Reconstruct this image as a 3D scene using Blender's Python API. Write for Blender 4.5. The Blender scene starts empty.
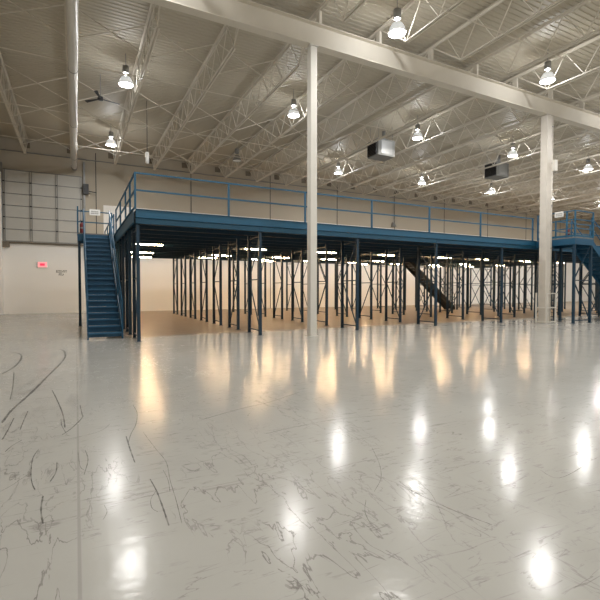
import bpy, math, random
from mathutils import Vector, Matrix
random.seed(7)
C = bpy.context.scene.collection
PI = math.pi

# ------------------------------------------------------------------ camera
YAW, PITCH, F, EYE = math.radians(27.35), math.radians(1.455), 433.0, 1.6
cd = bpy.data.cameras.new('camera'); cam = bpy.data.objects.new('camera', cd); C.objects.link(cam)
cd.sensor_width = 36; cd.lens = 36 * F / 600; cd.clip_end = 300; cd.clip_start = 0.05
cam.location = (0, 0, EYE)
cam.rotation_euler = (PI / 2 - PITCH, 0, -YAW)
bpy.context.scene.camera = cam
CM = cam.rotation_euler.to_matrix()

def floor_at(u, v):
    d = CM @ Vector(((u - 300) / F, (300 - v) / F, -1))
    t = -EYE / d.z
    return Vector((d.x * t, d.y * t, 0))

# ------------------------------------------------------------------ helpers
class MB:
    def __init__(s): s.v, s.f, s.m, s.k = [], [], [], 0
    def add(s, vs, fs):
        n = len(s.v); s.v += [tuple(p) for p in vs]
        s.f += [tuple(n + i for i in f) for f in fs]; s.m += [s.k] * len(fs); return s
    def box(s, x0, y0, z0, x1, y1, z1):
        if x0 > x1: x0, x1 = x1, x0
        if y0 > y1: y0, y1 = y1, y0
        if z0 > z1: z0, z1 = z1, z0
        return s.add([(x0,y0,z0),(x1,y0,z0),(x1,y1,z0),(x0,y1,z0),(x0,y0,z1),(x1,y0,z1),(x1,y1,z1),(x0,y1,z1)],
                     [(0,3,2,1),(4,5,6,7),(0,1,5,4),(1,2,6,5),(2,3,7,6),(3,0,4,7)])
    def bar(s, a, b, w, h=None, up=(0,0,1)):
        a, b = Vector(a), Vector(b); d = (b - a).normalized(); h = h or w
        upv = Vector(up)
        if abs(d.dot(upv)) > .98: upv = Vector((0,1,0))
        r = d.cross(upv).normalized(); q = r.cross(d).normalized()
        vs = [p + r * (sx * w / 2) + q * (sz * h / 2) for p in (a, b) for sx, sz in ((-1,-1),(1,-1),(1,1),(-1,1))]
        return s.add(vs, [(0,1,2,3),(7,6,5,4),(0,4,5,1),(1,5,6,2),(2,6,7,3),(3,7,4,0)])
    def tube(s, a, b, r, n=10, r2=None):
        a, b = Vector(a), Vector(b); d = (b - a).normalized(); r2 = r if r2 is None else r2
        upv = Vector((0,0,1)) if abs(d.z) < .95 else Vector((0,1,0))
        x = d.cross(upv).normalized(); y = x.cross(d).normalized()
        vs = []
        for p, rr in ((a, r), (b, r2)):
            vs += [p + (x * math.cos(2*PI*i/n) + y * math.sin(2*PI*i/n)) * rr for i in range(n)]
        fs = [(i, (i+1) % n, n + (i+1) % n, n + i) for i in range(n)]
        fs += [tuple(range(n-1, -1, -1)), tuple(range(n, 2*n))]
        return s.add(vs, fs)
    def lathe(s, prof, n=24, c=(0,0,0)):
        vs = [(c[0] + r*math.cos(2*PI*i/n), c[1] + r*math.sin(2*PI*i/n), c[2] + z) for r, z in prof for i in range(n)]
        fs = []
        for k in range(len(prof)-1):
            for i in range(n):
                j = (i+1) % n; fs.append((k*n+i, k*n+j, (k+1)*n+j, (k+1)*n+i))
        return s.add(vs, fs)
    def build(s, name, mat, parent=None, smooth=False, bevel=0):
        me = bpy.data.meshes.new(name); me.from_pydata(s.v, [], s.f); me.update()
        for m in (mat if isinstance(mat, (list, tuple)) else [mat]): me.materials.append(m)
        if isinstance(mat, (list, tuple)): me.polygons.foreach_set('material_index', s.m)
        if smooth:
            for p in me.polygons: p.use_smooth = len(p.vertices) == 4
        o = bpy.data.objects.new(name, me); C.objects.link(o)
        if parent: o.parent = parent
        if bevel:
            b = o.modifiers.new('bevel', 'BEVEL'); b.width = bevel; b.segments = 2; b.limit_method = 'ANGLE'
        return o

def tag(o, label, cat, group=None, kind=None):
    o['label'] = label; o['category'] = cat
    if group: o['group'] = group
    if kind: o['kind'] = kind
    return o
def thing(name, label, cat, loc=(0,0,0), rz=0, group=None):
    o = bpy.data.objects.new(name, None); C.objects.link(o); o.location = loc; o.rotation_euler = (0,0,rz)
    o.empty_display_size = .2
    return tag(o, label, cat, group)
def struct(o, label=None):
    o['kind'] = 'structure'
    if label: o['label'] = label
    return o
def dup(root, loc, label, rz=None):
    r = root.copy(); C.objects.link(r); r.location = loc; r['label'] = label
    if rz is not None: r.rotation_euler = (0,0,rz)
    for ch in [o for o in root.children]:
        c = ch.copy(); C.objects.link(c); c.parent = r
        for g in list(ch.children):
            d = g.copy(); C.objects.link(d); d.parent = c
    return r
ORD = ['front','second','third','fourth','fifth','sixth','seventh','eighth','ninth','tenth','eleventh','twelfth','thirteenth','fourteenth','fifteenth','sixteenth','seventeenth','eighteenth','nineteenth','twentieth']
def nth(i): return 'first' if i == 0 else (ORD[i] if i < 20 else 'number %d' % (i+1))

# ------------------------------------------------------------------ materials
def mat(name, col, rough=.5, metal=0, var=.06, scale=3, spec=.5, bump=0):
    m = bpy.data.materials.new(name); m.use_nodes = True; nt = m.node_tree; b = nt.nodes['Principled BSDF']
    b.inputs['Roughness'].default_value = rough; b.inputs['Metallic'].default_value = metal
    b.inputs['Specular IOR Level'].default_value = spec
    tc = nt.nodes.new('ShaderNodeTexCoord'); n = nt.nodes.new('ShaderNodeTexNoise')
    n.inputs['Scale'].default_value = scale; n.inputs['Detail'].default_value = 4
    nt.links.new(tc.outputs['Object'], n.inputs['Vector'])
    r = nt.nodes.new('ShaderNodeMix'); r.data_type = 'RGBA'
    r.inputs['A'].default_value = (*[c*(1-var) for c in col], 1); r.inputs['B'].default_value = (*[min(1, c*(1+var)) for c in col], 1)
    nt.links.new(n.outputs['Fac'], r.inputs['Factor']); nt.links.new(r.outputs['Result'], b.inputs['Base Color'])
    if bump:
        bp = nt.nodes.new('ShaderNodeBump'); bp.inputs['Strength'].default_value = bump; bp.inputs['Distance'].default_value = .02
        nt.links.new(n.outputs['Fac'], bp.inputs['Height']); nt.links.new(bp.outputs['Normal'], b.inputs['Normal'])
    return m
def emit(name, col, strength):
    m = bpy.data.materials.new(name); m.use_nodes = True; b = m.node_tree.nodes['Principled BSDF']
    b.inputs['Base Color'].default_value = (*col, 1); b.inputs['Emission Color'].default_value = (*col, 1)
    b.inputs['Emission Strength'].default_value = strength
    return m
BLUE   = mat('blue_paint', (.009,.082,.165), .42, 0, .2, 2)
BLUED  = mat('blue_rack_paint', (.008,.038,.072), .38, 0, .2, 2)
NOSE   = mat('worn_highlight_nosing', (.035,.14,.26), .4, 0, .25, 6)  # worn edge, lightened to paint in the highlight along each tread
BLUEB  = mat('beam_blue_paint', (.009,.092,.175), .45, 0, .15, 1.5)
DARK   = mat('dark_steel', (.03,.032,.035), .5)
DECKU  = mat('dark_deck_underside', (.17,.17,.165), .5, 0)
CREAM  = mat('off_white_steel', (.67,.62,.53), .5, 0, .05, 2)
ROOF   = mat('roof_deck_paint', (.49,.44,.345), .55, 0, .06, .6)
COLP   = mat('column_paint', (.70,.68,.63), .45, 0, .05, 2)
COLP2  = mat('worn_column_paint', (.62,.58,.52), .5, 0, .12, 2.5)
WALLU  = mat('tan_wall_paint', (.50,.45,.365), .8, 0, .04, .5, bump=.1)
WALLL  = mat('white_wall_paint', (.93,.91,.87), .7, 0, .03, .5, bump=.1)
DOORM  = mat('door_panel', (.55,.54,.50), .6, 0, .05, 1)
GREY   = mat('grey_steel', (.28,.28,.27), .45, .4)
SILVER = mat('galvanised_steel', (.20,.20,.19), .6, 0)
BLACKP = mat('black_plastic', (.012,.012,.013), .4)
WHITEP = mat('white_plastic', (.8,.8,.78), .4)
REFL   = emit('glowing_prismatic_reflector', (.9,.93,.95), .4)
RED    = mat('red_paint', (.22,.03,.03), .45)
SCUFF  = mat('tyre_rubber_mark', (.10,.095,.09), .5)
BROWN  = mat('pocket_brown', (.2,.17,.13), .8)
LAMP   = emit('lamp_lens', (1,.97,.93), 45)
TUBE   = emit('warm_tube', (1,.67,.35), 115)

_n = SCUFF.node_tree; _b = _n.nodes['Principled BSDF']
_t = _n.nodes.new('ShaderNodeTexNoise'); _t.inputs['Scale'].default_value = 9; _t.inputs['Detail'].default_value = 5
_c = _n.nodes.new('ShaderNodeTexCoord'); _n.links.new(_c.outputs['Object'], _t.inputs['Vector'])
_m = _n.nodes.new('ShaderNodeMapRange'); _m.inputs['From Min'].default_value = .40; _m.inputs['From Max'].default_value = .62
_m.inputs['To Min'].default_value = .35; _m.inputs['To Max'].default_value = .85
_n.links.new(_t.outputs['Fac'], _m.inputs['Value']); _n.links.new(_m.outputs[0], _b.inputs['Alpha'])

# floor
def floor_mat():
    m = bpy.data.materials.new('polished_concrete'); m.use_nodes = True; nt = m.node_tree; N = nt.nodes; L = nt.links
    b = N['Principled BSDF']; tc = N.new('ShaderNodeTexCoord')
    def noise(scale, detail=4, mp=None, dist=0):
        n = N.new('ShaderNodeTexNoise'); n.inputs['Scale'].default_value = scale; n.inputs['Detail'].default_value = detail
        n.inputs['Distortion'].default_value = dist
        if mp:
            q = N.new('ShaderNodeMapping'); q.inputs['Scale'].default_value = mp[0]; q.inputs['Rotation'].default_value = (0,0,mp[1])
            q.inputs['Location'].default_value = mp[2]
            L.new(tc.outputs['Object'], q.inputs['Vector']); L.new(q.outputs[0], n.inputs['Vector'])
        else: L.new(tc.outputs['Object'], n.inputs['Vector'])
        return n.outputs['Fac']
    def M(op, a, b_=None, c=None, clamp=False):
        n = N.new('ShaderNodeMath'); n.operation = op; n.use_clamp = clamp
        for i, x in enumerate((a, b_, c)):
            if x is None: continue
            if isinstance(x, (int, float)): n.inputs[i].default_value = x
            else: L.new(x, n.inputs[i])
        return n.outputs[0]
    def smooth(x, a, b_):
        n = N.new('ShaderNodeMapRange'); n.interpolation_type = 'SMOOTHSTEP'
        n.inputs['From Min'].default_value = a; n.inputs['From Max'].default_value = b_
        L.new(x, n.inputs['Value']); return n.outputs[0]
    def lines(fac, w): return M('SUBTRACT', 1, smooth(M('ABSOLUTE', M('SUBTRACT', fac, .5)), w*.3, w))
    sep = N.new('ShaderNodeSeparateXYZ'); L.new(tc.outputs['Object'], sep.inputs[0]); X, Y = sep.outputs[0], sep.outputs[1]
    big = noise(.25, 5); med = noise(1.6, 6)
    ramp = N.new('ShaderNodeMix'); ramp.data_type = 'RGBA'
    ramp.inputs['A'].default_value = (.355,.352,.33,1); ramp.inputs['B'].default_value = (.47,.465,.435,1)
    L.new(M('ADD', M('MULTIPLY', big, .6), M('MULTIPLY', med, .4)), ramp.inputs['Factor'])
    # scuffs
    left = M('SUBTRACT', 1, smooth(X, .6, 4.0))
    brk = smooth(noise(5.5, 4), .42, .60)
    s1 = M('MULTIPLY', lines(noise(1.8, 4, ((.16,1.5,1), .55, (3,1,0)), .15), .006), smooth(noise(.5, 3, ((1,1,1),0,(9,2,0))), .40, .55))
    s2 = M('MULTIPLY', lines(noise(2.0, 5, ((.2,1.5,1), -.35, (0,7,0)), .2), .006), smooth(noise(.8, 3, ((1,1,1),0,(4,12,0))), .42, .56))
    s1 = M('MULTIPLY', s1, brk); s2 = M('MULTIPLY', s2, brk)
    s3 = M('MULTIPLY', lines(noise(4.5, 7, ((1.4,.4,1), .1, (8,3,0)), .5), .013), smooth(noise(1.0, 4, ((1,.5,1),0,(1,5,0))), .44, .52))
    s3 = M('MULTIPLY', s3, left)
    s4 = M('MULTIPLY', lines(noise(6, 5, ((.3,1.4,1), .45, (2,3,0)), .3), .012), smooth(noise(.9, 3, ((1,1,1),0,(14,2,0))), .42, .55))
    s4 = M('MULTIPLY', s4, brk)
    sc = M('ADD', M('ADD', M('MULTIPLY', s1, .6), M('MULTIPLY', s2, .5)), M('ADD', M('MULTIPLY', s3, 1.0), M('MULTIPLY', s4, .5)), clamp=True)
    # control joints
    def joint(c, off, sp, w):
        fr = M('PINGPONG', M('ADD', c, off), sp/2); return M('SUBTRACT', 1, smooth(fr, w*.4, w))
    jt = M('MAXIMUM', M('MULTIPLY', joint(X, 0.0, 12.5, .014), .25), M('MULTIPLY', joint(Y, -12.5, 12.5, .012), .12))
    mx = N.new('ShaderNodeMix'); mx.data_type = 'RGBA'; L.new(ramp.outputs['Result'], mx.inputs['A'])
    mx.inputs['B'].default_value = (.12,.11,.10,1); L.new(M('MAXIMUM', M('MULTIPLY', sc, .8), jt), mx.inputs['Factor'])
    # dusty unpolished slab further under the deck; warm light and shade painted in tan
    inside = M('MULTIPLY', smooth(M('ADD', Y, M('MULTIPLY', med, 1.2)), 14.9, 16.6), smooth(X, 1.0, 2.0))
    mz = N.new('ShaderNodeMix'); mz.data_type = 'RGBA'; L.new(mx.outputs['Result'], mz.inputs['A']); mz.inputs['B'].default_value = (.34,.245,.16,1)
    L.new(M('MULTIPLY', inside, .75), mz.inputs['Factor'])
    L.new(mz.outputs['Result'], b.inputs['Base Color'])
    dull = M('MULTIPLY', left, .03)
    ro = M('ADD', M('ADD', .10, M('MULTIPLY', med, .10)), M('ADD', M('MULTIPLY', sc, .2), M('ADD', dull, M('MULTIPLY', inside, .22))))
    L.new(ro, b.inputs['Roughness'])
    b.inputs['Specular IOR Level'].default_value = .2
    bp = N.new('ShaderNodeBump'); bp.inputs['Strength'].default_value = .11; bp.inputs['Distance'].default_value = .01
    L.new(M('ADD', noise(7, 3), M('MULTIPLY', noise(13, 2), .8)), bp.inputs['Height']); L.new(bp.outputs['Normal'], b.inputs['Normal'])
    return m

X0, X1, Y0, Y1, ZC = -4.5, 62.0, -12.0, 33.0, 11.15

# ------------------------------------------------------------------ shell
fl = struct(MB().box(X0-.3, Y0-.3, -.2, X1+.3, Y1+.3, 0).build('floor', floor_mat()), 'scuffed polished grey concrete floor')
# tyre marks: thin rubber arcs lying on the slab
def ribbon(pts, w):
    P = [floor_at(*p) for p in pts]
    Q = []
    for i in range(len(P)-1):
        p0, p1, p2, p3 = P[max(i-1,0)], P[i], P[i+1], P[min(i+2, len(P)-1)]
        for k in range(8):
            t = k/8
            Q.append(.5*((2*p1)+(p2-p0)*t+(2*p0-5*p1+4*p2-p3)*t*t+(3*p1-p0-3*p2+p3)*t**3))
    Q.append(P[-1]); mb = MB(); vs = []
    for i, q in enumerate(Q):
        d = (Q[min(i+1,len(Q)-1)] - Q[max(i-1,0)]).normalized(); nn = Vector((-d.y, d.x, 0))
        ww = w * (.55 + .45*random.random()) * (.3 if i in (0, len(Q)-1) else 1)
        vs += [q + nn*ww/2 + Vector((0,0,.0015)), q - nn*ww/2 + Vector((0,0,.0015))]
    mb.add(vs, [(2*i, 2*i+1, 2*i+3, 2*i+2) for i in range(len(Q)-1)])
    return mb
marks = [([(2,423),(12,410),(30,394),(48,376),(60,364),(65,357),(64,351),(58,349)], .045),
         ([(2,374),(14,367),(21,359),(20,354),(10,352),(2,352)], .045),
         ([(62,435),(72,428),(82,418),(82,414),(80,405)], .022),
         ([(52,390),(58,402),(63,415),(65,428)], .02),
         ([(39,449),(33,458),(31,472),(32,483),(35,490)], .014),
         ([(57,462),(56,472),(50,482)], .016), ([(43,496),(41,510),(43,524)], .018), ([(85,450),(88,460),(84,475)],.010),
         ([(126,436),(130,449),(135,463)], .020), ([(133,405),(137,413),(136,424),(131,434),(128,444)], .008),
         ([(150,479),(157,492),(163,508),(169,526)], .018), ([(143,432),(155,448),(166,462),(170,480),(176,500),(182,524)], .007),
         ([(157,490),(151,499),(152,508),(158,512)], .008),
         ([(372,448),(379,463),(381,478),(374,492)], .006), ([(366,500),(365,512),(371,525)], .006),
         ([(408,489),(430,500),(455,511),(492,525)], .011), ([(201,420),(240,409),(270,402),(300,392)], .012),
         ([(265,434),(300,426),(340,419),(400,414)], .010), ([(418,482),(432,495),(446,525)], .004)]
marks += [([(2,440),(8,430),(14,418)], .02), ([(5,452),(12,446),(22,440)], .015), ([(28,411),(24,420),(20,430)], .014), ([(10,400),(13,386),(14,372)], .016), ([(78,452),(80,466),(84,470)], .007), ([(61,419),(62,426),(66,433)], .01), ([(104,505),(107,512),(103,520)], .007), ([(110,424),(98,432),(60,441)], .006), ([(0,492),(14,484),(30,473)], .005), ([(163,470),(168,480),(170,492)], .006), ([(540,470),(560,478),(590,462)], .008), ([(330,470),(360,462),(400,456)], .006)]
for pts, w in marks: ribbon(pts, w * (.75 if pts[0][1] > 430 else 1)).build('tyre_mark', SCUFF, fl)

# roof deck with real flutes
def deck(y0, y1, x0, x1, z, pitch, depth):
    mb = MB(); prof = []; y = y0
    while y < y1 - 1e-6:
        for dy, dz in ((0,0),(.62,0),(.70,depth),(.92,depth),(1.0,0)):
            yy = y + dy*pitch
            if not prof or yy > prof[-1][0] + 1e-6: prof.append((min(yy, y1), z + dz))
        y += pitch
    vs = []
    for yy, zz in prof: vs += [(x0, yy, zz), (x1, yy, zz)]
    fs = [(2*i, 2*i+2, 2*i+3, 2*i+1) for i in range(len(prof)-1)]
    n = len(vs); vs += [(x0,y0,z+.25),(x1,y0,z+.25),(x0,y1,z+.25),(x1,y1,z+.25)]
    fs.append((n, n+1, n+3, n+2))
    return mb.add(vs, fs)
struct(deck(Y0, Y1, X0, X1, ZC, .20, .022).build('ceiling', ROOF), 'off-white corrugated steel roof deck')

# walls
DX0, DX1, DZ0, DZ1 = -4.0, .42, 4.65, 9.15
wb = MB()
wb.box(X0-.3, Y1, 0, X1+.3, Y1+.3, ZC+.3)
wall_back = struct(wb.build('wall_back', WALLU), 'tan painted tilt-up concrete wall')
lowp = MB().box(X0, Y1-.012, 0, 1.55, Y1, DZ0).box(1.75, Y1-.012, 0, X1, Y1, 7.4).box(1.55, Y1-.012, 0, 1.75, Y1, 4.0)
o = lowp.build('painted_dado', WALLL, wall_back); o['label'] = 'white painted lower part of the tan wall'
j = MB()
for k in range(9):
    x = 1.3 + 6.5*k; j.box(x-.025, Y1-.02, .0, x+.025, Y1, 10.9)
j.build('panel_joint', DARK, wall_back)
struct(MB().box(X0-.3, Y0, 0, X0, Y1, ZC+.3).build('wall_left', WALLU), 'tan side wall left of the stairs')
struct(MB().box(X1, Y0, 0, X1+.3, Y1, ZC+.3).build('wall_right', WALLU), 'distant tan side wall on the right')
struct(MB().box(X0-.3, Y0-.3, 0, X1+.3, Y0, ZC+.3).build('wall_front', WALLU), 'tan wall behind the viewpoint')
struct(MB().box(X0, Y1-.45, 0, X0+.42, Y1-.05, 8.9).build('trim_1', WALLL), 'white pilaster in the far left corner')
t2 = MB().tube((X0+.02, Y1-.08, 10.35), (X1, Y1-.08, 10.35), .035)
struct(t2.build('trim_2', GREY), 'thin grey conduit running along the top of the back wall')

# overhead door
dr = bpy.data.objects.new('door_1', None); C.objects.link(dr); dr.location = (0, Y1, DZ0); struct(dr, 'closed sectional overhead door high in the tan wall')
pm = MB(); fm = MB(); hm = MB()
rows = 6; rh = (DZ1-DZ0)/rows
for r in range(rows):
    pm.box(DX0, -.09, r*rh+.01, DX1, -.02, (r+1)*rh-.01)
    for q in range(3): hm_z = r*rh + rh*(.28+.22*q); pm.box(DX0+.04, -.10, hm_z-.012, DX1-.04, -.09, hm_z+.012)
pm.build('door_panel', DOORM, dr)
for r in range(rows+1): fm.box(DX0, -.13, r*rh-.022, DX1, -.09, r*rh+.022)
fm.build('section_seam', GREY, dr)
st = MB()
for i in range(4):
    x = DX0 + .03 + (DX1-DX0-.06)*i/3
    for dx in (-.055, .055): st.box(x+dx-.016, -.15, 0, x+dx+.016, -.13, DZ1-DZ0)
    for r in range(1, rows): hm.box(x-.05, -.17, r*rh-.03, x+.05, -.15, r*rh+.03)
st.build('stile', GREY, dr); hm.build('hinge', DARK, dr)
tr = MB().box(DX0-.12, -.2, -.15, DX0-.03, -.02, DZ1-DZ0+.4).box(DX1+.10, -.2, -.9, DX1+.22, -.02, DZ1-DZ0+1.0)
tr.build('track', GREY, dr)
MB().box(DX0-.2, -.16, -.14, DX1+.1, -.02, -.05).build('sill', BROWN, dr)
MB().box(DX1+.08, -.42, 3.35, DX1+.42, -.2, 4.0).tube((DX1+.42,-.3,3.55),(DX1+.9,-.3,3.5),.03).build('door_operator', DARK, dr)
tag(MB().box(X0+.43, Y1-.25, 4.25, X0+.80, Y1-.02, 4.6).build('junction_box', BROWN), 'small brown box on the wall under the door corner, far left', 'box')

# red sign and black lettering on the white wall
t = thing('exit_sign', 'small glowing red sign on the white wall below the overhead door', 'sign', (-1.93, Y1-.012, 2.98))
MB().box(-.3, -.09, 0, .3, 0, .42).build('sign_housing', WHITEP, t, bevel=.03)
MB().box(-.25, -.105, .05, .25, -.085, .37).build('sign_face', emit('pink_sign_glow', (1,.30,.32), .75), t, bevel=.02)
MB().box(-.14, -.115, .14, .14, -.1, .29).build('sign_centre', emit('red_sign_glow', (.9,.04,.10), .7), t, bevel=.02)
s = thing('wall_notice', 'small black lettering notice on the white wall, right of the red sign', 'notice', (-.83, Y1-.012, 2.45))
MB().box(-.36, -.006, -.02, .36, 0, .44).build('notice_backing', WALLL, s)
nm = MB(); random.seed(3)
for rowz, x0, x1 in ((.24, -.32, .32), (.04, -.17, .17)):
    x = x0
    while x < x1 - .04:
        nm.box(x, -.010, rowz, x+.022, -.006, rowz+.15)
        if random.random() < .7: nm.box(x+.022, -.010, rowz+.115, x+.06, -.006, rowz+.15)
        if random.random() < .6: nm.box(x+.022, -.010, rowz+.055, x+.055, -.006, rowz+.085)
        if random.random() < .5: nm.box(x+.022, -.010, rowz, x+.06, -.006, rowz+.03)
        x += .08
nm.build('lettering', BLACKP, s)

# ------------------------------------------------------------------ roof structure
JX = [-2.65 + 2.52*k for k in range(26)]
ZB = 9.86
def joist(x, label):
    t = thing('roof_joist', label, 'roof joist', (x, Y1, ZB), 0, 'open web roof joists')
    L = Y1 - Y0 - .05; D = 1.2; gy = 12.95 - Y1
    a = MB(); b = MB(); w = MB()
    spans = ((-.06, gy), (gy, -L))
    for sx in (-1, 1):
        a.box(sx*.015, -L, D-.015, sx*.085, -.05, D+.0).box(sx*.015, -L, D-.09, sx*.027, -.05, D-.015)
        for ya, yb in spans:
            b.box(sx*.015, yb+1.5, 0, sx*.08, ya-1.5, .012).box(sx*.015, yb+1.5, .012, sx*.027, ya-1.5, .075)
    for ya, yb in spans:
        n = round((ya-yb-3.0)/.75); n += n % 2; st_ = (ya-yb-3.0)/n
        w.bar((0, ya-.1, D-.06), (0, ya-1.5, .05), .035); w.bar((0, yb+.1, D-.06), (0, yb+1.5, .05), .035)
        w.bar((0, ya-.85, D-.06), (0, ya-1.5, .05), .022); w.bar((0, yb+.85, D-.06), (0, yb+1.5, .05), .022)
        for i in range(n):
            y = ya - 1.5 - i*st_
            z0, z1 = (.05, D-.06) if i % 2 == 0 else (D-.06, .05)
            w.bar((0, y, z0), (0, y-st_, z1), .028)
    w.box(-.05, gy-.1, .60, .05, gy+.1, D-.09)
    a.build('top_chord', CREAM, t); b.build('bottom_chord', CREAM, t); w.build('web', CREAM, t)
    MB().box(-.30, -.04, .80, .12, -.001, 1.17).build('bearing_pocket', BROWN, t)
    return t
j0 = None
for i, x in enumerate(JX):
    lab = 'long off-white open web roof joist, %s one counted from the left wall' % nth(i)
    j0 = joist(x, lab) if j0 is None else j0
    if i: dup(j0, (x, Y1, ZB), lab)
# bridging rows between joists
for k, y in enumerate((3.4, 7.6, 16.4, 21.9, 24.9, 29.4)):
    m = MB()
    for a, b in zip(JX[:-1], JX[1:]):
        m.bar((a+.08, y, 1.12), (b-.08, y, .05), .03); m.bar((a+.08, y+.06, .05), (b-.08, y+.06, 1.12), .03)
    o = m.build('joist_bridging', CREAM); o.location = (0, 0, ZB)
    tag(o, 'row of crossed thin braces between the roof joists, %s row counted from the back wall' % nth(5-k), 'brace', 'joist bridging rows')
# horizontal rod lines
for k, y in enumerate((5.6, 9.6, 18.0, 23.2, 26.0, 28.2)):
    o = MB().tube((X0+.01, 0, 0), (X1-.01, 0, 0), .02, 6).build('bridging_rod', CREAM); o.location = (0, y, ZB-.021)
    tag(o, 'thin off-white rod running crosswise under the roof joists, %s one counted from the back wall' % nth(5-k), 'rod', 'rods under the roof joists')

# girder and columns
GY = 12.95
g = thing('roof_girder', 'deep off-white steel girder carried on the white columns', 'girder', (0, GY, 9.75))
MB().box(X0+.01, -.17, 0, X1-.01, .17, .03).build('bottom_flange', CREAM, g)
MB().box(X0+.01, -.17, .72, X1-.01, .17, .745).build('top_flange', CREAM, g)
MB().box(X0+.01, -.012, .03, X1-.01, .012, .72).build('web', CREAM, g)
def column(x, w, lab, m, cond=False):
    t = thing('column', lab, 'column', (x, GY, 0))
    MB().box(-w/2, -w/2, .02, w/2, w/2, 9.72).build('shaft', m, t, bevel=.012)
    MB().box(-w/2-.05, -w/2-.05, 0, w/2+.05, w/2+.05, .02).build('base_plate', m, t)
    MB().box(-w/2-.04, -w/2-.04, 9.72, w/2+.04, w/2+.04, 9.748).build('cap_plate', m, t)
    return t
column(7.16, .25, 'square white steel column standing in front of the blue mezzanine, the leftmost column', COLP)
column(19.76, .34, 'scuffed cream steel column with white guard rails round its foot', COLP2)
column(32.3, .34, 'far cream steel column right of the landing stairs', COLP2)
cp = thing('conduit', 'vertical pipe strapped beside the scuffed cream column', 'pipe', (19.76+.24, GY-.12, 0))
MB().tube((0,0,.01), (0,0,9.70), .055, 12).build('pipe', COLP2, cp, smooth=True)
for z in (1.5, 3.5, 5.5, 7.5, 9.2): MB().box(-.075, -.062, z, .06, .062, z+.04).build('clamp', GREY, cp)
MB().box(-.05, -.19, 7.15, .16, -.06, 7.65).build('switch_box', COLP, cp)

# column guard
t = thing('column_guard', 'white tubular guard rail round the foot of the cream column', 'guard rail', (19.76, GY, 0))
gx0, gx1, gy0, gy1 = -.27, .42, -.30, .21
for n_, (x, y, h) in enumerate(((gx0, gy0, .74), (gx1, gy0, 1.42), (gx0, gy1, 1.42), (gx1, gy1, 1.42), (.02, gy0, 1.42))):
    if n_ == 4: x = gx0
    MB().box(x-.028, y-.028, 0, x+.028, y+.028, 1.42).build('post', COLP, t) if n_ != 0 else None
for z in (.05, .72, 1.39):
    m = MB().bar((gx0, gy0, z), (gx1, gy0, z), .05)
    m.build('front_rail', COLP, t)
    MB().bar((gx1, gy0, z), (gx1, gy1, z), .05).build('side_rail', COLP, t)
    if z < 1: MB().bar((gx0, gy0, z), (gx0, gy1, z), .05).build('side_rail', COLP, t)

# long round duct
t = thing('roof_duct', 'long round white pipe hung under the roof, running to the back wall', 'duct', (0, 20, 9.62))
MB().tube((0,-31.9,0), (0,12.2,0), .16, 20).build('pipe', COLP, t, smooth=True)
MB().tube((0,12.2,0), (0,12.5,-.04), .19, 20).build('end_collar', GREY, t, smooth=True)
for y in (-24,-16,-8,-2,4,10):
    h = MB().tube((0,y,.17), (0,y,ZC-9.62-.01), .012, 6).tube((0,y-.02,0),(0,y+.02,0),.168,20); h.build('hanger', GREY, t)

# ------------------------------------------------------------------ high bay lamps
def highbay(name, lit, lab, loc, grp):
    t = thing(name, lab, 'high bay lamp', loc, 0, grp)
    MB().lathe([(.0,.78),(.06,.78),(.12,.76),(.13,.48),(.08,.46),(.0,.46)], 16).build('ballast', GREY, t, smooth=True)
    MB().lathe([(.10,.34),(.17,.30),(.24,.18),(.285,.02),(.29,0),(.275,0),(.27,.02),(.22,.17),(.15,.28),(.09,.32)], 28).build('reflector', REFL if lit else GREY, t, smooth=True)
    MB().tube((0,0,.012), (0,0,.03), .265, 24).build('lens', LAMP if lit else WHITEP, t)
    MB().tube((0,0,.78), (0,0,ZC-9.88-.005), .015, 6).build('hanger', GREY, t)
    return t
lamp_lit = lamp_off = None
def point(x, y):
    l = bpy.data.lights.new('lamp_light', 'AREA'); l.shape = 'DISK'; l.size = .50; l.energy = 215; l.color = (1,.975,.935)
    o = bpy.data.objects.new('lamp_light', l); C.objects.link(o); o.location = (x, y, 9.875)
    l = bpy.data.lights.new('lamp_uplight', 'POINT'); l.energy = 105; l.color = (.95,.97,1); l.shadow_soft_size = .06
    o = bpy.data.objects.new('lamp_uplight', l); C.objects.link(o); o.location = (x, y, 10.28)
ROWN = {26.8: 'row nearest back wall', 18.8: 'middle row', 10.9: 'row before the mezzanine'}
for y in (-5.0, 2.95, 10.9, 18.8, 26.8):
    for k in range(8):
        x = 1.9 + 7.45*k
        if y < 10 and k > 5: continue
        yy = {10.9: 11.5-.03*x, 18.8: 19.15-.045*x, 26.8: 27.5-.06*x}.get(y, y)
        lit = not (k == 1 and y == 26.8)
        if y in ROWN:
            lab = ('glowing' if lit else 'unlit') + ' high bay lamp, %s from the left in the %s' % (nth(k), ROWN[y]); grp = 'high bay lamps in view'
        else: lab = 'round high bay lamp behind the viewpoint'; grp = 'high bay lamps behind the viewpoint'
        if not lit: lab = 'unlit dark high bay lamp hanging near the back wall, above the first mezzanine bay'
        src = lamp_lit if lit else lamp_off
        if src is None:
            src = highbay('high_bay_lamp', lit, lab, (x, yy, 9.88), grp)
            if lit: lamp_lit = src
        else:
            d = dup(src, (x, yy, 9.88), lab); d['group'] = grp
        if lit: point(x, yy)
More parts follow.
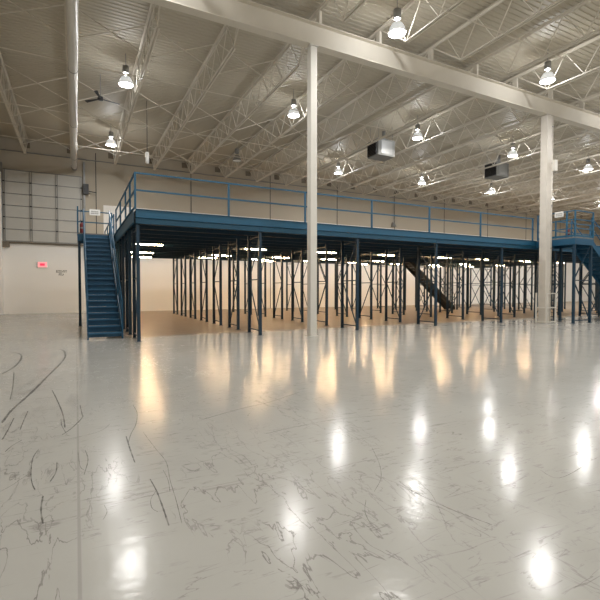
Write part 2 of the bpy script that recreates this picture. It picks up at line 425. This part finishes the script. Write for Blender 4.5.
# ------------------------------------------------------------------ unit heaters, fan, drop
def heater(x, y, lab):
    t = thing('unit_heater', lab, 'unit heater', (x, y, 9.35), 0, 'unit heaters')
    MB().box(-.62, -.5, 0, .62, .5, .95).build('casing', SILVER, t, bevel=.02)
    m = MB().box(-.68, -.44, .06, -.62, .44, .89)
    for i in range(9): m.bar((-.70, -.42, .12+i*.085), (-.70, .42, .12+i*.085), .05, .015)
    m.build('louvre_grille', BLACKP, t)
    MB().box(-.4, -.53, .1, .4, -.5, .85).build('side_panel', GREY, t)
    MB().tube((.1,-.1,.95), (.1,-.1,1.55), .10, 14).build('flue', GREY, t, smooth=True)
    for sx in (-.5,.5):
        for sy in (-.4,.4): MB().tube((sx,sy,.95), (sx,sy,ZC-9.35-.01), .012, 6).build('hanger_rod', GREY, t)
heater(16.15, 20.75, 'boxy grey unit heater hung from the roof, the one nearer the white column')
heater(26.2, 20.75, 'boxy grey unit heater hung from the roof, farther one left of the cream column')
t = thing('ceiling_fan', 'dark three-blade ceiling fan hanging near the left of the roof', 'ceiling fan', (1.07, 21.4, 10.05))
MB().lathe([(.0,-.06),(.1,-.05),(.13,.02),(.1,.1),(.03,.13),(.0,.13)], 16).build('motor', DARK, t, smooth=True)
MB().tube((0,0,.13),(0,0,ZC-10.05-.005),.015,8).build('downrod', GREY, t)
for k in range(3):
    a = .25 + 2*PI*k/3; c, s_ = math.cos(a), math.sin(a)
    MB().add([(c*.12-s_*.04, s_*.12+c*.04, .0),(c*.12+s_*.04, s_*.12-c*.04,.0),(c*.82+s_*.07, s_*.82-c*.07,-.02),(c*.82-s_*.07,s_*.82+c*.07,.01),
              (c*.12-s_*.04, s_*.12+c*.04, .02),(c*.12+s_*.04, s_*.12-c*.04,.02),(c*.82+s_*.07, s_*.82-c*.07,0),(c*.82-s_*.07,s_*.82+c*.07,.03)],
             [(0,3,2,1),(4,5,6,7),(0,1,5,4),(1,2,6,5),(2,3,7,6),(3,0,4,7)]).build('blade', DARK, t)
t = thing('pendant_canister', 'small white canister hanging on a thin rod above the staircase', 'pendant', (3.3, 23.3, 8.0))
MB().tube((0,0,0),(0,0,.55),.09,16).build('canister', WHITEP, t, smooth=True)
MB().tube((0,0,.55),(0,0,ZC-8.0-.005),.016,6).build('rod', DARK, t)
t = thing('wall_light', 'small grey wedge fitting high on the back wall above the deck', 'wall light', (27.1, Y1-.012, 7.55))
MB().add([(-.22,0,0),(.22,0,0),(.22,-.28,0),(-.22,-.28,0),(-.14,0,.42),(.14,0,.42),(.14,-.1,.42),(-.14,-.1,.42)],
         [(0,3,2,1)[::-1],(4,5,6,7)[::-1],(0,1,5,4),(1,2,6,5),(2,3,7,6),(3,0,4,7)]).build('housing', GREY, t)
MB().tube((0,-.06,.42),(0,-.06,3.2),.02,6).build('conduit', GREY, t)

# ------------------------------------------------------------------ mezzanine
FX = [1.68, 5.65, 9.70, 13.80, 18.0, 22.1, 26.2, 30.3, 34.4]
FY = [13.92 + 2.3*k for k in range(7)]
FD, ZT, ZBM = 1.06, 3.99, 3.56
def frame(lab, loc, flip):
    t = thing('upright_frame', lab, 'rack upright', loc, 0, 'blue upright frames under the mezzanine')
    for y in (0, FD):
        m = MB()     # open C-section post
        m.box(-.05, y-.04, .01, .05, y-.034, ZBM) if y == 0 else m.box(-.05, y+.034, .01, .05, y+.04, ZBM)
        m.box(-.05, y-.04, .01, -.044, y+.04, ZBM).box(.044, y-.04, .01, .05, y+.04, ZBM)
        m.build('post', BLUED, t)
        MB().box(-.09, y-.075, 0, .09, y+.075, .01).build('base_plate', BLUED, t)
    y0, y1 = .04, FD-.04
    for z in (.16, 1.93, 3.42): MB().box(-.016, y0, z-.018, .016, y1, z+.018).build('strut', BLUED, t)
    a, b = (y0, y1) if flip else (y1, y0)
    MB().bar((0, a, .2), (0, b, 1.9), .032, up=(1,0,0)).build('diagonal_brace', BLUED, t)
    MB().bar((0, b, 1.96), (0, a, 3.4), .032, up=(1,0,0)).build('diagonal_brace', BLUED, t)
    return t
f_a = f_b = None
COLN = ['at the left edge beside the staircase','one bay right of the staircase side','just left of the white column','one bay right of the white column','two bays right of the white column','just left of the cream column','beside the right landing','one bay past the right landing','at the far right']
COLN = ['left edge line','second line','third line','fourth line','fifth line','sixth line','seventh line','eighth line','ninth line']
for i, x in enumerate(FX):
    for k, y in enumerate(FY):
        lab = 'blue steel upright frame with a zigzag brace, %s of seven back from the front, %s counting from the staircase' % ('first' if k == 0 else nth(k), COLN[i])
        # keep label within 16 words
        lab = 'blue braced upright frame, %s line right from staircase, %s one back from the front' % (nth(i), nth(k))
        if x == FX[5] and k in () : continue
        flip = (i + k) % 2 == 0 if i != 1 else True
        if i == 1: flip = (k % 2 == 0)
        if flip:
            if f_a is None: f_a = frame(lab, (x, y, 0), True)
            else: dup(f_a, (x, y, 0), lab)
        else:
            if f_b is None: f_b = frame(lab, (x, y, 0), False)
            else: dup(f_b, (x, y, 0), lab)
MX0, MX1, MY0, MY1 = FX[0]-.07, FX[-1]+.1, FY[0]-.05, FY[-1]+FD+.1
# beams along X on every post row
def beam(y, lab, grp, m, first=False):
    t = thing('deck_beam', lab, 'beam', (0, y, ZBM+.001), 0, grp)
    h = ZT - .06 - ZBM - .002
    if not first: h = .135
    a = MB().box(MX0+.02, -.035, 0, MX1-.02, -.027, h).box(MX0+.02, -.035, 0, MX1-.02, .035, .008).box(MX0+.02, -.035, h-.008, MX1-.02, .035, h)
    a.build('channel', m, t)
    return t
STX0, STX1, STY0, STY1 = 21.4, 23.6, 24.30, 25.30      # inner stair opening
rowi = 0
for k, y in enumerate(FY):
    for dy in (0, FD):
        if k == 0 and dy == 0: rowi += 1; continue
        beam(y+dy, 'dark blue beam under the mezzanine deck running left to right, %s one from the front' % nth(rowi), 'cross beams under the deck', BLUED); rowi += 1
# front fascia
t = thing('edge_beam', 'long blue front edge beam of the mezzanine', 'beam', (0, MY0, ZBM))
MB().box(MX0, -.05, 0, MX1, -.04, .175).box(MX0, -.05, 0, MX1, .02, .01).build('lower_channel', BLUEB, t)
MB().box(MX0, -.085, .18, MX1, -.07, .43).box(MX0, -.115, .18, MX1, -.085, .19).box(MX0, -.115, .42, MX1, -.05, .435).box(MX0,-.07,.18,MX1,.0,.19).build('upper_channel', BLUEB, t)
for x in FX[1:]:
    MB().box(x-.07, -.06, .02, x+.07, -.051, .165).build('connector_plate', BLUE, t)
t = thing('edge_beam', 'blue side edge beam of the mezzanine above the staircase side posts', 'beam', (MX0, 0, ZBM))
MB().box(-.06, MY0-.05, .0, -.05, MY1, .43).box(-.10, MY0-.05, .0, -.06, MY1, .012).box(-.10, MY0-.05, .42, -.05, MY1, .432).build('channel', BLUEB, t)
# secondary joists along Y + deck
for i in range(len(FX)):
    pass
def deck_piece(x0, x1, y0, y1):
    m = MB().box(x0, y0, .23, x1, y1, .285); y = y0 + .04
    while y < y1 - .07: m.box(x0, y, .17, x1, y+.05, .23); y += .20
    return m
for r, lab in (((MX0+.01, STX0, MY0+.03, MY1), 'dark ribbed steel deck on the blue frames, large section nearest the left staircase'),
          ((STX1, MX1, MY0+.03, MY1), 'dark ribbed steel deck on the blue frames, section behind the right landing'),
          ((STX0, STX1, MY0+.03, STY0), 'dark ribbed steel deck, narrow strip in front of the inner stair opening'),
          ((STX0, STX1, STY1, MY1), 'dark ribbed steel deck, narrow strip behind the inner stair opening')):
    dk = thing('mezzanine_deck', lab, 'deck', (0, 0, 3.70), 0, 'deck sections')
    deck_piece(*r).build('deck_plate', DECKU, dk)
    jj = MB(); x = r[0] + .25
    while x < r[1] - .1: jj.box(x-.03, r[2]+.06, .002, x+.03, r[3]-.05, .165); x += 1.35
    jj.build('joist', DECKU, dk)

# guardrails
def guardrail(lab, pts, posts, z0, h, levels, kick=True, name='guardrail'):
    t = thing(name, lab, 'guardrail', (pts[0][0], pts[0][1], z0)); ox, oy = pts[0]
    P = [Vector((x-ox, y-oy, 0)) for x, y in pts]
    for n_, lv in enumerate(levels):
        m = MB()
        for a, b in zip(P[:-1], P[1:]): m.bar(a+Vector((0,0,lv)), b+Vector((0,0,lv)), .045)
        m.build('top_rail' if n_ == 0 else 'mid_rail', BLUEB, t)
    for x, y in posts: MB().box(x-ox-.028, y-oy-.028, 0, x-ox+.028, y-oy+.028, h+.02).build('post', BLUEB, t)
    if kick:
        m = MB()
        for a, b in zip(P[:-1], P[1:]): m.bar(a+Vector((0,0,.06)), b+Vector((0,0,.06)), .01, .1)
        m.build('toe_board', BLUEB, t)
    return t
RX = [1.6, 4.5, 7.35, 10.3, 13.3, 16.4, 20.1]
RYF = MY0 - .06
guardrail('long blue front guardrail with two rails along the mezzanine edge', [(1.6, RYF), (20.2, RYF)], [(x, RYF) for x in RX], ZT+.008, 1.07, (1.07, .56), False)
guardrail('blue guardrail on the front edge right of the landing, behind its stairs', [(21.95, RYF), (34.4, RYF)], [(x, RYF) for x in (21.95, 25, 28, 31, 34.4)], ZT+.008, 1.07, (1.07, .56), False)
guardrail('blue side guardrail running back from the front corner to the stair landing', [(1.6, RYF+.12), (1.6, 20.7)], [(1.6, y) for y in (15.2, 16.6, 18.6, 20.7)], ZT+.008, 1.07, (1.07, .56), True)
guardrail('blue side guardrail behind the stair landing', [(1.6, 21.98), (1.6, MY1-.1)], [(1.6, y) for y in (21.98, 24.2, 26.5, MY1-.1)], ZT+.008, 1.07, (1.07, .56), True)

# ------------------------------------------------------------------ stairs
def staircase(lab, loc, rz, width, n, rise, run, rail_h=1.0, rails=(0,1), name='staircase', B=None):
    B = B or BLUE
    t = thing(name, lab, 'staircase', loc, rz)     # local: starts at y=0, climbs along +y, x from 0 to width
    H, Ln = n*rise, (n-1)*run
    sl = math.atan2(rise, run)
    for x in (0.0, width-.04):
        m = MB(); d = .26
        ya, yb = -.02, Ln + .05
        za = lambda y: rise + y/run*rise
        vs = [(x,-.06,0.0),(x,.16,0.0),(x,yb,H-.30),(x,yb,H+.0),(x,.0,rise+.06),(x,-.06,rise+.02)]
        vs2 = [(x+.04,b,c) for _, b, c in vs]; k = len(vs)
        m.add(vs+vs2, [tuple(range(k))[::-1], tuple(range(k,2*k))] + [(i,(i+1)%k,k+(i+1)%k,k+i) for i in range(k)])
        m.build('stringer', B, t)
    for i in range(1, n):
        y = (i-1)*run
        m = MB().box(.045, y, i*rise-.03, width-.045, y+run+.02, i*rise)
        m.box(.045, y, i*rise-.065, width-.045, y+.004, i*rise-.03)
        m.k = 1; m.box(.045, y-.022, i*rise-.032, width-.045, y, i*rise+.002); m.k = 0
        m.box(.045, y+.055, i*rise-rise+(.002 if i > 1 else .06), width-.045, y+.062, i*rise-.032)
        m.build('tread', (B, NOSE if B is BLUE else B), t)
    for sd in rails:
        x = .02 if sd == 0 else width-.02
        top = MB().tube((x, 0, rise+rail_h), (x, Ln, H+rail_h), .024, 10).build('handrail', B, t, smooth=True)
        MB().tube((x, 0, rise+rail_h*.5), (x, Ln, H+rail_h*.5), .02, 8).build('mid_rail', B, t, smooth=True)
        for q in range(4):
            y = Ln*q/3; z = rise + y/run*rise
            MB().box(x-.022, y-.022, z-.15 if q else 0, x+.022, y+.022, z+rail_h).build('rail_post', B, t)
    return t
staircase('blue steel staircase with closed risers climbing to the left landing', (.30, 15.15, 0), 0, 1.05, 20, ZT/20, .29)
# left landing
def landing(lab, x0, x1, y0, y1, legs, name='stair_landing'):
    t = thing(name, lab, 'platform', (x0, y0, 0)); w, d = x1-x0, y1-y0
    MB().box(0, 0, ZT-.05, w, d, ZT).build('plate', DECKU, t)
    MB().box(0, 0, ZT-.34, w, .02, ZT-.051).box(0, d-.02, ZT-.34, w, d, ZT-.051).box(0, .02, ZT-.34, .02, d-.02, ZT-.051).box(w-.02, .02, ZT-.34, w, d-.02, ZT-.051).build('edge_channel', BLUE, t)
    for lx, ly in legs:
        MB().box(lx-x0-.05, ly-y0-.05, .012, lx-x0+.05, ly-y0+.05, ZT-.341).build('leg', BLUED, t)
        MB().box(lx-x0-.09, ly-y0-.09, 0, lx-x0+.09, ly-y0+.09, .012).build('base_plate', BLUED, t)
    return t
landing('blue landing platform at the top of the left staircase', .08, 1.50, 20.72, 21.9, [(.15, 20.85), (.15, 21.78), (1.40, 21.78)])
guardrail('blue guardrail round the left landing with a white sign on it', [(.1, 20.74), (.1, 21.86), (1.5, 21.86)], [(.1, 20.74), (.1, 21.86), (1.5, 21.86)], ZT+.002, 1.1, (1.1, .62))
def sign(lab, loc, rz, w, h):
    t = thing('safety_sign', lab, 'sign', loc, rz)
    MB().box(-w/2, -.012, 0, w/2, 0, h).build('plate', WHITEP, t, bevel=.01)
    m = MB()
    for r in range(2):
        x = -w*.36
        while x < w*.34: m.box(x, -.0145, h*(.52-.3*r), x+.03, -.0125, h*(.72-.3*r)); x += .045
    m.build('lettering', GREY, t)
sign('small white sign hung on the left landing rail above the stairs', (.80, 21.83, ZT+.95), 0, .44, .27)
sign('small white sign hung on the right landing rail, beside the cream column', (20.24, 12.58, ZT+.98), -PI/2, .42, .26)
def extinguisher(lab, loc):
    t = thing('fire_extinguisher', lab, 'fire extinguisher', loc)
    MB().lathe([(0,0),(.08,.0),(.085,.02),(.085,.38),(.06,.44),(.025,.47),(0,.47)], 16).build('cylinder', RED, t, smooth=True)
    MB().lathe([(.0875,.20),(.0875,.27)], 16).build('label_band', GREY, t, smooth=True)
    MB().tube((0,0,.47),(0,0,.53),.022,8).bar((-.09,0,.55),(.05,0,.53),.02).tube((.06,-.07,.1),(.06,-.07,.45),.015,8).build('valve_and_hose', BLACKP, t)
extinguisher('red and black fire extinguisher beside the left landing rail', (.26, 20.95, ZT+.001))
extinguisher('red fire extinguisher standing on the right landing', (20.52, 12.35, ZT+.001))

# right landing + stairs descending to the right
rl = landing('blue landing platform jutting forward at the right, beside the cream column', 20.28, 21.75, 11.85, MY0-.13, [(20.36, 11.93), (21.67, 11.93), (20.36, 13.35), (21.67, 13.35)])
guardrail('blue three-rail guardrail round the right landing', [(20.3, MY0-.16), (20.3, 11.87), (21.72, 11.87)], [(20.3, MY0-.2), (20.3, 12.25), (20.3, 11.87), (21.72, 11.87)], ZT+.002, 1.2, (1.2, .80, .40))
t = rl; oo = Vector((.13, .08, 0))
W = 1.205
for z in (.14, 2.0): MB().bar(oo+Vector((.0, 0, z)), oo+Vector((W, 0, z)), .04).build('strut', BLUED, t)
MB().bar(oo+Vector((.0, 0, 1.9)), oo+Vector((W, 0, .2)), .04).build('diagonal_brace', BLUED, t)
MB().bar(oo+Vector((.0, 0, 2.1)), oo+Vector((W, 0, 3.65)), .04).build('diagonal_brace', BLUED, t)
staircase('blue staircase descending to the right from the right landing', (21.86+19*.27, 11.98, 0), PI/2, 1.0, 20, ZT/20, .27)
# inner stair
staircase('dark stair climbing through the deck between the frames, right of the white column', (STX0+19*.245+.05, STY0+.03, 0), PI/2, .92, 20, ZT/20, .245, rails=(0,), B=DARK)
# support frame for right stair
t = thing('stair_support', 'blue cross-braced frame under the right-hand stairs', 'brace', (23.3, 12.0, 0))
for x in (0, 1.1):
    for y in (.06, .86): MB().box(x-.04, y-.04, 0, x+.04, y+.04, 2.46-.75*x).build('leg', BLUED, t)
for y in (.06, .86):
    MB().bar((.04,y,.3),(1.06,y,1.5),.035).build('cross_brace', BLUED, t); MB().bar((.04,y+.04,1.9),(1.06,y+.04,.3),.035).build('cross_brace', BLUED, t)

# ------------------------------------------------------------------ strip lights under the deck
def strip(lab, loc, L=1.2, n=2):
    t = thing('strip_light', lab, 'strip light', loc, 0, 'fluorescent strip lights under the deck')
    MB().box(-L/2, -.065, 0, L/2, .065, .06).build('housing', WHITEP, t)
    for s_ in range(n):
        y = (-.035, .035)[s_]
        MB().tube((-L/2+.03, y, -.022), (L/2-.03, y, -.022), .019, 10).build('tube', TUBE, t, smooth=True)
    for sx in (-1, 1): MB().box(sx*(L/2-.028), -.06, -.045, sx*(L/2), .06, 0).build('lamp_holder', WHITEP, t)
    for sx in (-.4, .4): MB().tube((sx,0,.06), (sx,0,.12), .008, 6).build('hanger', GREY, t)
    return t
ROWS = ((20.1, [2.9,7.9,12.0,16.0,20.6,24.0,28.4,32.4], 'front row of aisle lights'),
        (24.72, [3.2,7.6,11.4,14.9,18.9,27.6,31.8], 'middle row of aisle lights'),
        (27.0, [7.4,10.9,14.6,18.4,22.5,26.5,30.6], 'rear row of aisle lights'),
        (29.6, [3.6,12.0,20.0,28.0], 'row of aisle lights by back wall'))
s0 = None
for y, xs, rn in ROWS:
    for i, x in enumerate(xs):
        lab = 'warm fluorescent strip, %s from the left in the %s' % (nth(i), rn)
        z = 3.58
        if y > 29: y = 28.2
        if s0 is None: s0 = strip(lab, (x, y, z))
        else: dup(s0, (x, y, z), lab)

# ------------------------------------------------------------------ world + view
w = bpy.data.worlds.new('world'); bpy.context.scene.world = w; w.use_nodes = True
w.node_tree.nodes['Background'].inputs[0].default_value = (.02,.02,.02,1)
vs = bpy.context.scene.view_settings
vs.view_transform = 'Standard'; vs.look = 'None'; vs.gamma = 1; vs.use_curve_mapping = False; vs.exposure = 0.03
